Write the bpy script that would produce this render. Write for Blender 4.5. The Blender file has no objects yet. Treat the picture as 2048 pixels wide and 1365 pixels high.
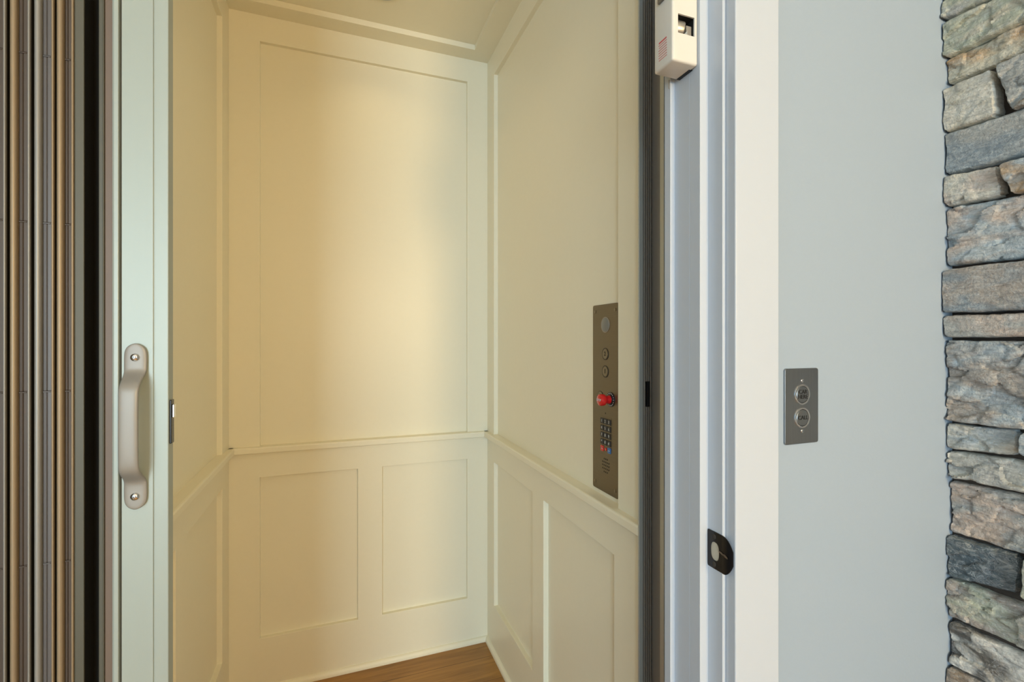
import bpy, bmesh, math, random
from mathutils import Vector, Matrix, noise

random.seed(7)
sc = bpy.context.scene
COL = sc.collection

# ------------------------------------------------------------ camera
CAM_Z = 1.22
YAW = math.atan2(351.0, 948.0)
cam_d = bpy.data.cameras.new('camera')
cam_d.sensor_width = 36.0
cam_d.lens = 948.0 / 2048.0 * 36.0
cam_d.clip_start = 0.02
cam = bpy.data.objects.new('camera', cam_d)
cam.location = (0, 0, CAM_Z)
cam.rotation_euler = (math.pi / 2, 0, -YAW)
COL.objects.link(cam)
sc.camera = cam

# ------------------------------------------------------------ colour management
sc.view_settings.view_transform = 'Standard'
sc.view_settings.look = 'None'
sc.view_settings.gamma = 1
sc.view_settings.use_curve_mapping = False
sc.view_settings.exposure = 0.0

# ------------------------------------------------------------ world and lights
w = bpy.data.worlds.new('sky')
sc.world = w
w.use_nodes = True
bg = w.node_tree.nodes['Background']
bg.inputs[0].default_value = (0.55, 0.75, 1.0, 1)
bg.inputs[1].default_value = 0.6


def area(name, loc, target, sx, sy, power, color, spread=180):
    l = bpy.data.lights.new(name, 'AREA')
    l.shape = 'RECTANGLE'
    l.size, l.size_y = sx, sy
    l.energy = power
    l.color = color
    l.spread = math.radians(spread)
    o = bpy.data.objects.new(name, l)
    o.location = loc
    d = Vector(target) - Vector(loc)
    o.rotation_euler = d.to_track_quat('-Z', 'Y').to_euler()
    COL.objects.link(o)
    return o


# daylight through the two hall windows behind the camera
area('daylight_rear_window', (-1.80, -4.92, 1.25), (-1.80, 0, 1.25), 1.9, 2.3, 190, (0.74, 0.92, 1.0))
area('daylight_side_window', (-2.72, -1.20, 1.40), (0, -1.20, 1.40), 1.5, 1.6, 7, (0.45, 0.80, 1.0))

# ------------------------------------------------------------ materials


def new_mat(name):
    m = bpy.data.materials.new(name)
    m.use_nodes = True
    nt = m.node_tree
    return m, nt, nt.nodes['Principled BSDF']


def plain(name, col, rough=0.5, metal=0.0, var=0.03, bump=0.0, scale=30.0, stretch=(1, 1, 1), coat=0.0, spec=0.5):
    """principled colour with a slight noise mottling and optional bump"""
    m, nt, b = new_mat(name)
    b.inputs['Roughness'].default_value = rough
    b.inputs['Metallic'].default_value = metal
    b.inputs['Coat Weight'].default_value = coat
    b.inputs['Coat Roughness'].default_value = 0.15
    b.inputs['Specular IOR Level'].default_value = spec
    tc = nt.nodes.new('ShaderNodeTexCoord')
    mp = nt.nodes.new('ShaderNodeMapping')
    mp.inputs['Scale'].default_value = stretch
    n = nt.nodes.new('ShaderNodeTexNoise')
    n.inputs['Scale'].default_value = scale
    n.inputs['Detail'].default_value = 4
    nt.links.new(tc.outputs['Object'], mp.inputs[0])
    nt.links.new(mp.outputs[0], n.inputs['Vector'])
    mix = nt.nodes.new('ShaderNodeMix')
    mix.data_type = 'RGBA'
    mix.inputs['A'].default_value = tuple(c * (1 - var) for c in col) + (1,)
    mix.inputs['B'].default_value = tuple(min(1, c * (1 + var)) for c in col) + (1,)
    nt.links.new(n.outputs['Fac'], mix.inputs['Factor'])
    nt.links.new(mix.outputs['Result'], b.inputs['Base Color'])
    if bump:
        bp = nt.nodes.new('ShaderNodeBump')
        bp.inputs['Strength'].default_value = bump
        bp.inputs['Distance'].default_value = 0.002
        nt.links.new(n.outputs['Fac'], bp.inputs['Height'])
        nt.links.new(bp.outputs[0], b.inputs['Normal'])
    return m


def emit(name, col, strength):
    m, nt, b = new_mat(name)
    b.inputs['Base Color'].default_value = (*col, 1)
    b.inputs['Emission Color'].default_value = (*col, 1)
    b.inputs['Emission Strength'].default_value = strength
    return m


def wood_floor(name):
    m, nt, b = new_mat(name)
    N, L = nt.nodes, nt.links
    b.inputs['Roughness'].default_value = 0.32
    tc = N.new('ShaderNodeTexCoord')
    br = N.new('ShaderNodeTexBrick')
    br.offset = 0.37
    br.inputs['Scale'].default_value = 1.0
    br.inputs['Brick Width'].default_value = 1.3
    br.inputs['Row Height'].default_value = 0.125
    br.inputs['Mortar Size'].default_value = 0.0011
    br.inputs['Mortar Smooth'].default_value = 0.2
    br.inputs['Color1'].default_value = (0.36, 0.17, 0.036, 1)
    br.inputs['Color2'].default_value = (0.44, 0.22, 0.05, 1)
    br.inputs['Mortar'].default_value = (0.13, 0.055, 0.015, 1)
    L.new(tc.outputs['Object'], br.inputs['Vector'])
    mp = N.new('ShaderNodeMapping')
    mp.inputs['Scale'].default_value = (2.2, 26, 1)
    n = N.new('ShaderNodeTexNoise')
    n.inputs['Scale'].default_value = 1.6
    n.inputs['Detail'].default_value = 8
    n.inputs['Distortion'].default_value = 1.2
    L.new(tc.outputs['Object'], mp.inputs[0])
    L.new(mp.outputs[0], n.inputs['Vector'])
    cr = N.new('ShaderNodeValToRGB')
    cr.color_ramp.elements[0].position = 0.3
    cr.color_ramp.elements[0].color = (0.55, 0.50, 0.45, 1)
    cr.color_ramp.elements[1].position = 0.62
    cr.color_ramp.elements[1].color = (1, 1, 1, 1)
    L.new(n.outputs['Fac'], cr.inputs[0])
    mx = N.new('ShaderNodeMix')
    mx.data_type = 'RGBA'
    mx.blend_type = 'MULTIPLY'
    mx.inputs['Factor'].default_value = 0.85
    L.new(br.outputs['Color'], mx.inputs['A'])
    L.new(cr.outputs[0], mx.inputs['B'])
    L.new(mx.outputs['Result'], b.inputs['Base Color'])
    bp = N.new('ShaderNodeBump')
    bp.inputs['Strength'].default_value = 0.25
    bp.inputs['Distance'].default_value = 0.001
    L.new(n.outputs['Fac'], bp.inputs['Height'])
    L.new(bp.outputs[0], b.inputs['Normal'])
    return m


def stone_mat(name):
    """per-stone colour comes from the mesh's colour attribute, streaks and rust blotches from noise"""
    m, nt, b = new_mat(name)
    N, L = nt.nodes, nt.links
    b.inputs['Roughness'].default_value = 0.62
    at = N.new('ShaderNodeAttribute')
    at.attribute_name = 'stone_tone'
    at2 = N.new('ShaderNodeAttribute')
    at2.attribute_name = 'stone_second'
    tc = N.new('ShaderNodeTexCoord')
    mp = N.new('ShaderNodeMapping')
    mp.inputs['Scale'].default_value = (1, 0.7, 1.5)
    L.new(tc.outputs['Object'], mp.inputs[0])
    n1 = N.new('ShaderNodeTexNoise')
    n1.inputs['Scale'].default_value = 17
    n1.inputs['Detail'].default_value = 5
    n1.inputs['Distortion'].default_value = 0.7
    L.new(mp.outputs[0], n1.inputs['Vector'])
    r1 = N.new('ShaderNodeValToRGB')
    r1.color_ramp.elements[0].position = 0.44
    r1.color_ramp.elements[1].position = 0.60
    L.new(n1.outputs['Fac'], r1.inputs[0])
    mx = N.new('ShaderNodeMix')
    mx.data_type = 'RGBA'
    L.new(r1.outputs[0], mx.inputs['Factor'])
    L.new(at.outputs['Color'], mx.inputs['A'])
    L.new(at2.outputs['Color'], mx.inputs['B'])
    # fine streaks
    mp2 = N.new('ShaderNodeMapping')
    mp2.inputs['Rotation'].default_value = (0.35, 0, 0)
    mp2.inputs['Scale'].default_value = (60, 45, 170)
    L.new(tc.outputs['Object'], mp2.inputs[0])
    n2 = N.new('ShaderNodeTexNoise')
    n2.inputs['Scale'].default_value = 1.0
    n2.inputs['Detail'].default_value = 7
    n2.inputs['Roughness'].default_value = 0.7
    n2.inputs['Distortion'].default_value = 0.8
    L.new(mp2.outputs[0], n2.inputs['Vector'])
    r2 = N.new('ShaderNodeMapRange')
    r2.inputs['From Min'].default_value = 0.3
    r2.inputs['From Max'].default_value = 0.7
    r2.inputs['To Min'].default_value = 0.66
    r2.inputs['To Max'].default_value = 1.28
    L.new(n2.outputs['Fac'], r2.inputs[0])
    n4 = N.new('ShaderNodeTexNoise')
    n4.inputs['Scale'].default_value = 42
    n4.inputs['Detail'].default_value = 8
    n4.inputs['Roughness'].default_value = 0.66
    n4.inputs['Distortion'].default_value = 1.4
    L.new(mp.outputs[0], n4.inputs['Vector'])
    r4 = N.new('ShaderNodeValToRGB')
    e4 = r4.color_ramp.elements
    e4[0].position, e4[0].color = 0.485, (0, 0, 0, 1)
    e4[1].position, e4[1].color = 0.505, (0.5, 0.5, 0.5, 1)
    e5 = e4.new(0.53)
    e5.color = (0, 0, 0, 1)
    e6 = e4.new(0.72)
    e6.color = (0.6, 0.6, 0.6, 1)
    L.new(n4.outputs['Fac'], r4.inputs[0])
    mx4 = N.new('ShaderNodeMix')
    mx4.data_type = 'RGBA'
    mx4.inputs['B'].default_value = (0.62, 0.63, 0.62, 1)
    L.new(r4.outputs[0], mx4.inputs['Factor'])
    L.new(mx.outputs['Result'], mx4.inputs['A'])
    mx = mx4
    mu = N.new('ShaderNodeVectorMath')
    mu.operation = 'SCALE'
    L.new(mx.outputs['Result'], mu.inputs[0])
    L.new(r2.outputs[0], mu.inputs['Scale'])
    L.new(mu.outputs[0], b.inputs['Base Color'])
    n3 = N.new('ShaderNodeTexNoise')
    n3.inputs['Scale'].default_value = 260
    n3.inputs['Detail'].default_value = 4
    L.new(tc.outputs['Object'], n3.inputs['Vector'])
    ad = N.new('ShaderNodeMath')
    ad.operation = 'ADD'
    L.new(n2.outputs['Fac'], ad.inputs[0])
    L.new(n3.outputs['Fac'], ad.inputs[1])
    bp = N.new('ShaderNodeBump')
    bp.inputs['Strength'].default_value = 0.8
    bp.inputs['Distance'].default_value = 0.0022
    L.new(ad.outputs[0], bp.inputs['Height'])
    L.new(bp.outputs[0], b.inputs['Normal'])
    return m


def brushed(name, col, rough, stretch, metal=1.0, var=0.08):
    m = plain(name, col, rough, metal, var=var, bump=0.10, scale=1.0, stretch=stretch)
    return m


M = {}
M['cab_paint'] = plain('cream_cab_paint', (0.85, 0.80, 0.635), 0.38, var=0.012, bump=0.05, scale=60)
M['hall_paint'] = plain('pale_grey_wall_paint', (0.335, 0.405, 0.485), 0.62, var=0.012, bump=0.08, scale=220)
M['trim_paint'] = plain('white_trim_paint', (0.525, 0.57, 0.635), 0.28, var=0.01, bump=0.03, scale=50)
M['ceil_paint'] = plain('white_ceiling_paint', (0.80, 0.80, 0.77), 0.8, var=0.01)
M['shaft_shade'] = plain('shade_dark_hoistway', (0.035, 0.033, 0.03), 0.8)  # shade of the hoistway put into the board colour
M['floor'] = wood_floor('honey_wood_floor')
M['stone'] = stone_mat('ledge_stone')
M['mortar'] = plain('dark_mortar', (0.06, 0.045, 0.035), 0.95, var=0.3, bump=0.6, scale=90)
M['post'] = plain('pale_anodised_post', (0.345, 0.39, 0.36), 0.42, 0.15, var=0.03, bump=0.04, scale=6, stretch=(8, 8, 0.6))
M['post_groove'] = plain('dark_groove', (0.08, 0.08, 0.08), 0.5)
M['handle'] = plain('warm_grey_handle', (0.27, 0.255, 0.23), 0.40, 0.1, var=0.02)
M['bead'] = plain('tan_hinge_bead', (0.29, 0.22, 0.14), 0.42, 0.2, var=0.05, scale=5, stretch=(6, 6, 0.5))
M['bead_light'] = plain('pale_hinge_bead', (0.27, 0.265, 0.25), 0.40, 0.2, var=0.05, scale=5)
M['leaf'] = plain('brown_gate_leaf', (0.062, 0.044, 0.032), 0.50, 0.1, var=0.10, scale=4, stretch=(5, 5, 0.6))
M['leaf_grey'] = plain('grey_gate_leaf', (0.095, 0.088, 0.088), 0.45, 0.1, var=0.08, scale=4, stretch=(5, 5, 0.6))
M['taupe'] = plain('taupe_vinyl', (0.145, 0.105, 0.080), 0.5)
M['gap_shade'] = plain('gap_shade_black', (0.012, 0.012, 0.011), 0.6)  # near black puts the shade between the folds into the colour
M['olive'] = plain('olive_grey_end_strip', (0.085, 0.082, 0.06), 0.5, 0.1, var=0.04, scale=4)
M['chrome'] = plain('chrome', (0.82, 0.82, 0.82), 0.10, 1.0, var=0.0)
M['steel'] = brushed('brushed_steel', (0.21, 0.185, 0.145), 0.45, (6, 6, 420))
M['steel_call'] = brushed('brushed_steel_plate', (0.31, 0.335, 0.36), 0.33, (420, 420, 6))
M['steel_button'] = brushed('brushed_steel_button', (0.24, 0.215, 0.175), 0.42, (300, 300, 8))
M['alu_light'] = plain('pale_aluminium', (0.52, 0.55, 0.54), 0.35, 0.5, var=0.02)
M['alu_dark'] = plain('dark_aluminium', (0.22, 0.215, 0.205), 0.38, 0.6, var=0.04, scale=5)
M['alu_mid'] = plain('grey_brown_aluminium', (0.34, 0.31, 0.27), 0.42, 0.4, var=0.04, scale=5)
M['black_metal'] = plain('black_strike_metal', (0.008, 0.008, 0.010), 0.25, 0.3, var=0.2)
M['worn'] = plain('worn_brass_scratch', (0.20, 0.16, 0.13), 0.4, 0.6, var=0.4, scale=400)
M['worn_screw'] = plain('dark_screw', (0.05, 0.045, 0.04), 0.35, 0.5)
M['roller'] = plain('dull_steel_roller', (0.42, 0.40, 0.36), 0.38, 0.9)
M['bore'] = plain('painted_bore', (0.50, 0.46, 0.36), 0.6)
M['ivory'] = plain('ivory_plastic', (0.69, 0.66, 0.60), 0.38, var=0.01)
M['red'] = plain('red_plastic', (0.62, 0.008, 0.012), 0.22, var=0.03, coat=0.5)
M['red_ink'] = plain('red_ink', (0.62, 0.10, 0.10), 0.6, var=0.05)
M['blue'] = plain('blue_key', (0.04, 0.16, 0.42), 0.4)
M['key'] = plain('black_key', (0.012, 0.012, 0.014), 0.4)
M['ink'] = plain('black_ink', (0.012, 0.012, 0.012), 0.6)
M['white_ink'] = plain('white_ink', (0.55, 0.55, 0.55), 0.6)
M['lens'] = plain('frosted_lens', (0.20, 0.20, 0.185), 0.35, var=0.03)
M['dark_hole'] = plain('dark_hole', (0.01, 0.01, 0.01), 0.7)
M['alu_rim'] = plain('grey_light_rim', (0.42, 0.45, 0.46), 0.35, 0.3)
M['shade'] = emit('warm_lamp_glass', (1.0, 0.70, 0.36), 6.0)
M['brass'] = plain('bronze_lamp_metal', (0.10, 0.075, 0.05), 0.35, 0.8)

# ------------------------------------------------------------ mesh helpers


class MB:
    def __init__(s):
        s.v, s.f = [], []

    def add(s, vs, fs):
        k = len(s.v)
        s.v += [tuple(p) for p in vs]
        s.f += [tuple(i + k for i in f) for f in fs]
        return s

    def box(s, x0, x1, y0, y1, z0, z1):
        vs = [(x, y, z) for z in (z0, z1) for y in (y0, y1) for x in (x0, x1)]
        return s.add(vs, [(0, 2, 3, 1), (4, 5, 7, 6), (0, 1, 5, 4), (2, 6, 7, 3), (0, 4, 6, 2), (1, 3, 7, 5)])

    def extrude(s, pts, a0, a1, fr):
        """closed polygon pts (2d) swept from a0 to a1; fr(p, q, a) -> xyz"""
        n = len(pts)
        vs = [fr(p, q, a0) for p, q in pts] + [fr(p, q, a1) for p, q in pts]
        fs = [tuple(range(n))[::-1], tuple(range(n, 2 * n))]
        fs += [(i, (i + 1) % n, n + (i + 1) % n, n + i) for i in range(n)]
        return s.add(vs, fs)

    def lathe(s, prof, c, ax, seg=32):
        """prof = [(r, h)] round axis ax ('x','y','z' with sign) at centre c"""
        A = Vector(ax)
        U = A.orthogonal().normalized()
        W = A.cross(U)
        vs, fs = [], []
        for r, h in prof:
            for i in range(seg):
                t = 2 * math.pi * i / seg
                vs.append(Vector(c) + A * h + (U * math.cos(t) + W * math.sin(t)) * r)
        for j in range(len(prof) - 1):
            for i in range(seg):
                k = (i + 1) % seg
                fs.append((j * seg + i, j * seg + k, (j + 1) * seg + k, (j + 1) * seg + i))
        fs.append(tuple(range(seg))[::-1])
        fs.append(tuple((len(prof) - 1) * seg + i for i in range(seg)))
        return s.add(vs, fs)

    def build(s, name, mat, parent=None, bevel=0.0, smooth=False, seg=2):
        me = bpy.data.meshes.new(name)
        off = Vector(parent_origin(parent))
        me.from_pydata([tuple(Vector(p) - off) for p in s.v], [], s.f)
        bm = bmesh.new()
        bm.from_mesh(me)
        bmesh.ops.recalc_face_normals(bm, faces=bm.faces)
        bm.to_mesh(me)
        bm.free()
        me.materials.append(mat)
        o = bpy.data.objects.new(name, me)
        COL.objects.link(o)
        if parent:
            o.parent = parent
        if bevel:
            b = o.modifiers.new('bevel', 'BEVEL')
            b.width = bevel
            b.segments = seg
            b.limit_method = 'ANGLE'
            b.angle_limit = math.radians(40)
            b.harden_normals = False
        if smooth:
            for p in me.polygons:
                p.use_smooth = True
            me.set_sharp_from_angle(angle=math.radians(38))
        return o


def parent_origin(p):
    o = Vector((0, 0, 0))
    while p:
        o += Vector(p.location)
        p = p.parent
    return o


def tag(o, label, cat, group=None):
    o['label'] = label
    o['category'] = cat
    if group:
        o['group'] = group
    return o


def struct(o):
    o['kind'] = 'structure'
    return o


def thing(name, loc, label, cat, group=None):
    o = bpy.data.objects.new(name, None)
    o.empty_display_size = 0.05
    o.location = loc
    COL.objects.link(o)
    return tag(o, label, cat, group)


def text_mesh(name, body, size, centre, facing, mat, parent, depth=0.0003, sx=1.0):
    """flat lettering, facing 'x' (towards -X) or 'y' (towards -Y)"""
    cu = bpy.data.curves.new(name, 'FONT')
    cu.body = body
    cu.size = size
    cu.align_x = 'CENTER'
    cu.align_y = 'CENTER'
    cu.extrude = depth
    cu.resolution_u = 3
    cu.space_line = 0.85
    tmp = bpy.data.objects.new(name, cu)
    COL.objects.link(tmp)
    dg = bpy.context.evaluated_depsgraph_get()
    me = bpy.data.meshes.new_from_object(tmp.evaluated_get(dg))
    bpy.data.objects.remove(tmp)
    cols = [(0, -1, 0), (0, 0, 1), (-1, 0, 0)] if facing == 'x' else [(1, 0, 0), (0, 0, 1), (0, -1, 0)]
    R = Matrix(cols).transposed()
    c = Vector(centre) - parent_origin(parent)
    for v in me.vertices:
        v.co = R @ Vector((v.co.x * sx, v.co.y, v.co.z)) + c
    me.materials.clear()
    me.materials.append(mat)
    o = bpy.data.objects.new(name, me)
    o.parent = parent
    COL.objects.link(o)
    return o


# ------------------------------------------------------------ the cab
XL, XR, YB = -0.344, 0.5776, 1.85        # faces of the stiles
ZC = 2.354                               # cab ceiling border
REC = 0.016
RAIL_T, RAIL_B, RAIL_P = 0.854, 0.832, 0.019
PT, LT, LB = 2.264, 0.745, 0.184         # top of upper fields, top and bottom of lower fields


def panelled(name, s0, s1, z0, z1, recs, fr, back=0.03):
    """wall slab with recessed fields; fr(s, z, d) -> xyz, d measured into the wall"""
    ss = sorted({s0, s1} | {r[0] for r in recs} | {r[1] for r in recs})
    zz = sorted({z0, z1} | {r[2] for r in recs} | {r[3] for r in recs})

    def dep(i, j):
        if i < 0 or j < 0 or i >= len(ss) - 1 or j >= len(zz) - 1:
            return None
        a, b = (ss[i] + ss[i + 1]) / 2, (zz[j] + zz[j + 1]) / 2
        return REC if any(r[0] < a < r[1] and r[2] < b < r[3] for r in recs) else 0.0
    bm = bmesh.new()
    cache = {}

    def V(s, z, d):
        k = (round(s, 5), round(z, 5), round(d, 5))
        if k not in cache:
            cache[k] = bm.verts.new(fr(s, z, d))
        return cache[k]
    for i in range(len(ss) - 1):
        for j in range(len(zz) - 1):
            d = dep(i, j)
            a, b, c, e = ss[i], ss[i + 1], zz[j], zz[j + 1]
            bm.faces.new([V(a, c, d), V(b, c, d), V(b, e, d), V(a, e, d)])
            bm.faces.new([V(a, c, back), V(a, e, back), V(b, e, back), V(b, c, back)])
            for (ni, nj, p, q) in ((i - 1, j, (a, c), (a, e)), (i + 1, j, (b, c), (b, e)),
                                   (i, j - 1, (a, c), (b, c)), (i, j + 1, (a, e), (b, e))):
                dn = dep(ni, nj)
                if dn is None:
                    bm.faces.new([V(*p, d), V(*q, d), V(*q, back), V(*p, back)])
                elif dn > d:
                    bm.faces.new([V(*p, d), V(*q, d), V(*q, dn), V(*p, dn)])
    bmesh.ops.recalc_face_normals(bm, faces=bm.faces)
    bmesh.ops.dissolve_limit(bm, angle_limit=0.01, verts=bm.verts, edges=bm.edges)
    me = bpy.data.meshes.new(name)
    bm.to_mesh(me)
    bm.free()
    me.materials.append(M['cab_paint'])
    o = bpy.data.objects.new(name, me)
    COL.objects.link(o)
    b = o.modifiers.new('bevel', 'BEVEL')
    b.width = 0.0012
    b.segments = 2
    b.limit_method = 'ANGLE'
    return struct(o)


YN = 0.815                                # near end of the cab's right wall
panelled('wall_back', XL - 0.03, XR + 0.03, 0, ZC + 0.03,
         [(-0.250, 0.4935, RAIL_T - 0.01, PT), (-0.250, 0.0744, LB, LT), (0.1625, 0.4935, LB, LT)],
         lambda s, z, d: (s, YB + d, z))
panelled('wall_right', YN, YB, 0, ZC + 0.03,
         [(0.8925, 1.764, RAIL_T - 0.01, PT), (0.9085, 1.291, LB, LT), (1.376, 1.764, LB, LT)],
         lambda s, z, d: (XR + d, s, z))
panelled('wall_left', 0.90, YB, 0, ZC + 0.03,
         [(0.985, 1.752, RAIL_T - 0.01, PT), (0.985, 1.280, LB, LT), (1.368, 1.752, LB, LT)],
         lambda s, z, d: (XL - d, s, z))


def rail_profile():
    t, b, p = RAIL_T, RAIL_B, RAIL_P
    return [(0.02, b), (-p + 0.002, b), (-p, b + 0.002), (-p, t - 0.005), (-p + 0.0015, t - 0.001), (-p + 0.005, t), (0.02, t)]


MB().extrude(rail_profile(), XL, XR, lambda p, q, a: (a, YB + p, q)).build('trim_1', M['cab_paint'], bevel=0.0006)
MB().extrude(rail_profile(), 0.7935, YB, lambda p, q, a: (XR + p, a, q)).build('trim_2', M['cab_paint'], bevel=0.0006)
MB().extrude(rail_profile(), 0.90, YB, lambda p, q, a: (XL - p, a, q)).build('trim_3', M['cab_paint'], bevel=0.0006)
shoe = [(0.0, 0), (-0.012, 0)] + [(-0.012 * math.cos(t), 0.004 + 0.015 * math.sin(t)) for t in [k * math.pi / 12 for k in range(7)]]
MB().extrude(shoe, XL, XR, lambda p, q, a: (a, YB + p, q)).build('baseboard_back', M['cab_paint'])
MB().extrude(shoe, YN, YB, lambda p, q, a: (XR + p, a, q)).build('baseboard_right', M['cab_paint'])
MB().extrude(shoe, 0.90, YB, lambda p, q, a: (XL - p, a, q)).build('baseboard_left', M['cab_paint'])
for n in ('trim_1', 'trim_2', 'trim_3', 'baseboard_back', 'baseboard_right', 'baseboard_left'):
    struct(bpy.data.objects[n])

# floor and coffered ceiling of the cab
struct(MB().box(XL - 0.03, XR + 0.03, 0.72, YB + 0.03, -0.05, 0).build('floor', M['floor']))
c = MB()
cx0, cx1, cy0, cy1, ch = XL + 0.07, 0.505, 0.87, 1.781, 0.0195
c.box(XL, cx0, 0.78, YB, ZC, ZC + 0.05)
c.box(cx1, XR, 0.78, YB, ZC, ZC + 0.05)
c.box(cx0, cx1, cy1, YB, ZC, ZC + 0.05)
c.box(cx0, cx1, 0.78, cy0, ZC, ZC + 0.05)
c.box(cx0, cx1, cy0, cy1, ZC + ch, ZC + 0.05)
struct(c.build('ceiling', M['cab_paint']))

# round ceiling lights
for k, yy in enumerate((1.582, 1.06)):
    lab = ('round grey-rimmed ceiling light in the lift cab, near the back wall' if k == 0
           else 'round grey-rimmed ceiling light in the lift cab, above the gate end')
    dl = bpy.data.lights.new('cab_downlight', 'AREA')
    dl.shape = 'DISK'
    dl.size = 0.09
    dl.energy = 0.3
    dl.spread = math.radians(120)
    dl.color = (1.0, 0.76, 0.38)
    do = bpy.data.objects.new('cab_downlight', dl)
    do.location = (0.137, yy, ZC + ch - 0.012)
    COL.objects.link(do)
    if k == 0:
        t = thing('ceiling_light', (0.137, yy, ZC + ch), lab, 'light', 'ceiling lights of the lift cab')
        MB().lathe([(0.048, 0), (0.048, -0.005), (0.066, -0.005), (0.068, 0)], (0.137, yy, ZC + ch), (0, 0, 1), 48).build('rim', M['alu_rim'], t, smooth=True)
        MB().lathe([(0.047, 0), (0.046, -0.003), (0.02, -0.0045), (0.001, -0.0048)], (0.137, yy, ZC + ch), (0, 0, 1), 48).build('diffuser', M['lens'], t, smooth=True)
        light0 = t
    else:
        r = light0.copy()
        COL.objects.link(r)
        r.location = (0.137, yy, ZC + ch)
        r['label'] = lab
        for chd in light0.children:
            q = chd.copy()
            q.parent = r
            COL.objects.link(q)

# ------------------------------------------------------------ car control panel
PX = XR + REC                       # field face it is fixed to
FX = PX - 0.0025                    # its own face
t = thing('control_panel', (PX, 0.969, 0.864), 'tall steel lift control panel with floor buttons and keypad on the right cab wall', 'control panel')
y0, y1, z0, z1 = 0.914, 1.0235, 0.8640, 1.3065


def rrect(x0, x1, z0, z1, r, n=5):
    pts = []
    for cx, cz, a in ((x1 - r, z1 - r, 0), (x0 + r, z1 - r, 90), (x0 + r, z0 + r, 180), (x1 - r, z0 + r, 270)):
        for i in range(n + 1):
            th = math.radians(a + 90 * i / n)
            pts.append((cx + r * math.cos(th), cz + r * math.sin(th)))
    return pts


MB().extrude(rrect(y0, y1, z0, z1, 0.005), PX, FX, lambda p, q, a: (a, p, q)).build('faceplate', M['steel'], t, bevel=0.0004)
for yy, zz in ((1.012, 1.291), (0.924, 1.291), (1.012, 0.880), (0.924, 0.880)):
    sc_ = MB().lathe([(0.0042, 0), (0.0042, 0.0006), (0.003, 0.0011), (0.0004, 0.0012)], (FX, yy, zz), (-1, 0, 0), 20).build('screw', M['steel_button'], t, smooth=True)


def ring(c, ax, r0, r1, h, seg=40):
    m = MB()
    A = Vector(ax)
    U = A.orthogonal().normalized()
    W = A.cross(U)
    prof = [(r0, 0), (r0, h), ((r0 + r1) / 2, h * 1.35), (r1, h), (r1, 0)]
    n = len(prof)
    vs, fs = [], []
    for r, hh in prof:
        for i in range(seg):
            th = 2 * math.pi * i / seg
            vs.append(Vector(c) + A * hh + (U * math.cos(th) + W * math.sin(th)) * r)
    for j in range(n):
        for i in range(seg):
            k = (i + 1) % seg
            fs.append((j * seg + i, j * seg + k, ((j + 1) % n) * seg + k, ((j + 1) % n) * seg + i))
    return m.add(vs, fs)


# indicator lamp
lz = CAM_Z + 0.038
l = ring((FX, 0.966, lz), (-1, 0, 0), 0.0165, 0.0185, 0.0008).build('lamp_rim', M['alu_mid'], t, smooth=True)
MB().lathe([(0.0166, 0), (0.0160, 0.0012), (0.010, 0.0028), (0.001, 0.0033)], (FX, 0.966, lz), (-1, 0, 0), 40).build('indicator_lamp', M['lens'], t, smooth=True)
for s_, zz in (('2', CAM_Z - 0.0305), ('1', CAM_Z - 0.0715)):
    b = ring((FX, 0.966, zz), (-1, 0, 0), 0.0124, 0.0145, 0.0006).build('floor_button', M['worn_screw'], t, smooth=True)
    MB().lathe([(0.0118, 0), (0.0118, 0.0009), (0.0112, 0.0013), (0.0004, 0.0013)], (FX, 0.966, zz), (-1, 0, 0), 40).build('cap', M['steel_button'], b)
    text_mesh('numeral', s_, 0.015, (FX - 0.0015, 0.966, zz), 'x', M['ink'], b)
az = CAM_Z - 0.133
b = ring((FX, 0.988, az), (-1, 0, 0), 0.0124, 0.0138, 0.0006).build('alarm_button', M['worn_screw'], t, smooth=True)
b['label'] = 'alarm button with red bell sign'
MB().lathe([(0.0120, 0), (0.0120, 0.0009), (0.0112, 0.0013), (0.0004, 0.0013)], (FX, 0.988, az), (-1, 0, 0), 40).build('cap', M['steel_button'], b)
bell = [(-0.006, -0.004), (0.006, -0.004), (0.0045, -0.0015), (0.004, 0.003), (0.0025, 0.0052), (0, 0.006), (-0.0025, 0.0052), (-0.004, 0.003), (-0.0045, -0.0015)]
inner = [(-0.0035, -0.0028), (0.0035, -0.0028), (0.003, 0.0025), (0.0016, 0.0042), (0, 0.0047), (-0.0016, 0.0042), (-0.003, 0.0025)]
mb = MB()
for k in range(len(bell)):
    a_, b_ = bell[k], bell[(k + 1) % len(bell)]
    d = Vector((b_[0] - a_[0], b_[1] - a_[1])).normalized() * 0.0005
    nx, nz = -d.y, d.x
    mb.extrude([(a_[0] - nx, a_[1] - nz), (b_[0] - nx, b_[1] - nz), (b_[0] + nx, b_[1] + nz), (a_[0] + nx, a_[1] + nz)], 0, 0.0003,
               lambda p, q, a: (FX - 0.0013 - a, 0.988 + p, az + q))
mb.lathe([(0.0012, 0), (0.0011, 0.0003)], (FX - 0.0013, 0.988, az - 0.0058), (-1, 0, 0), 12)
mb.build('bell_sign', M['red_ink'], b)

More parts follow.
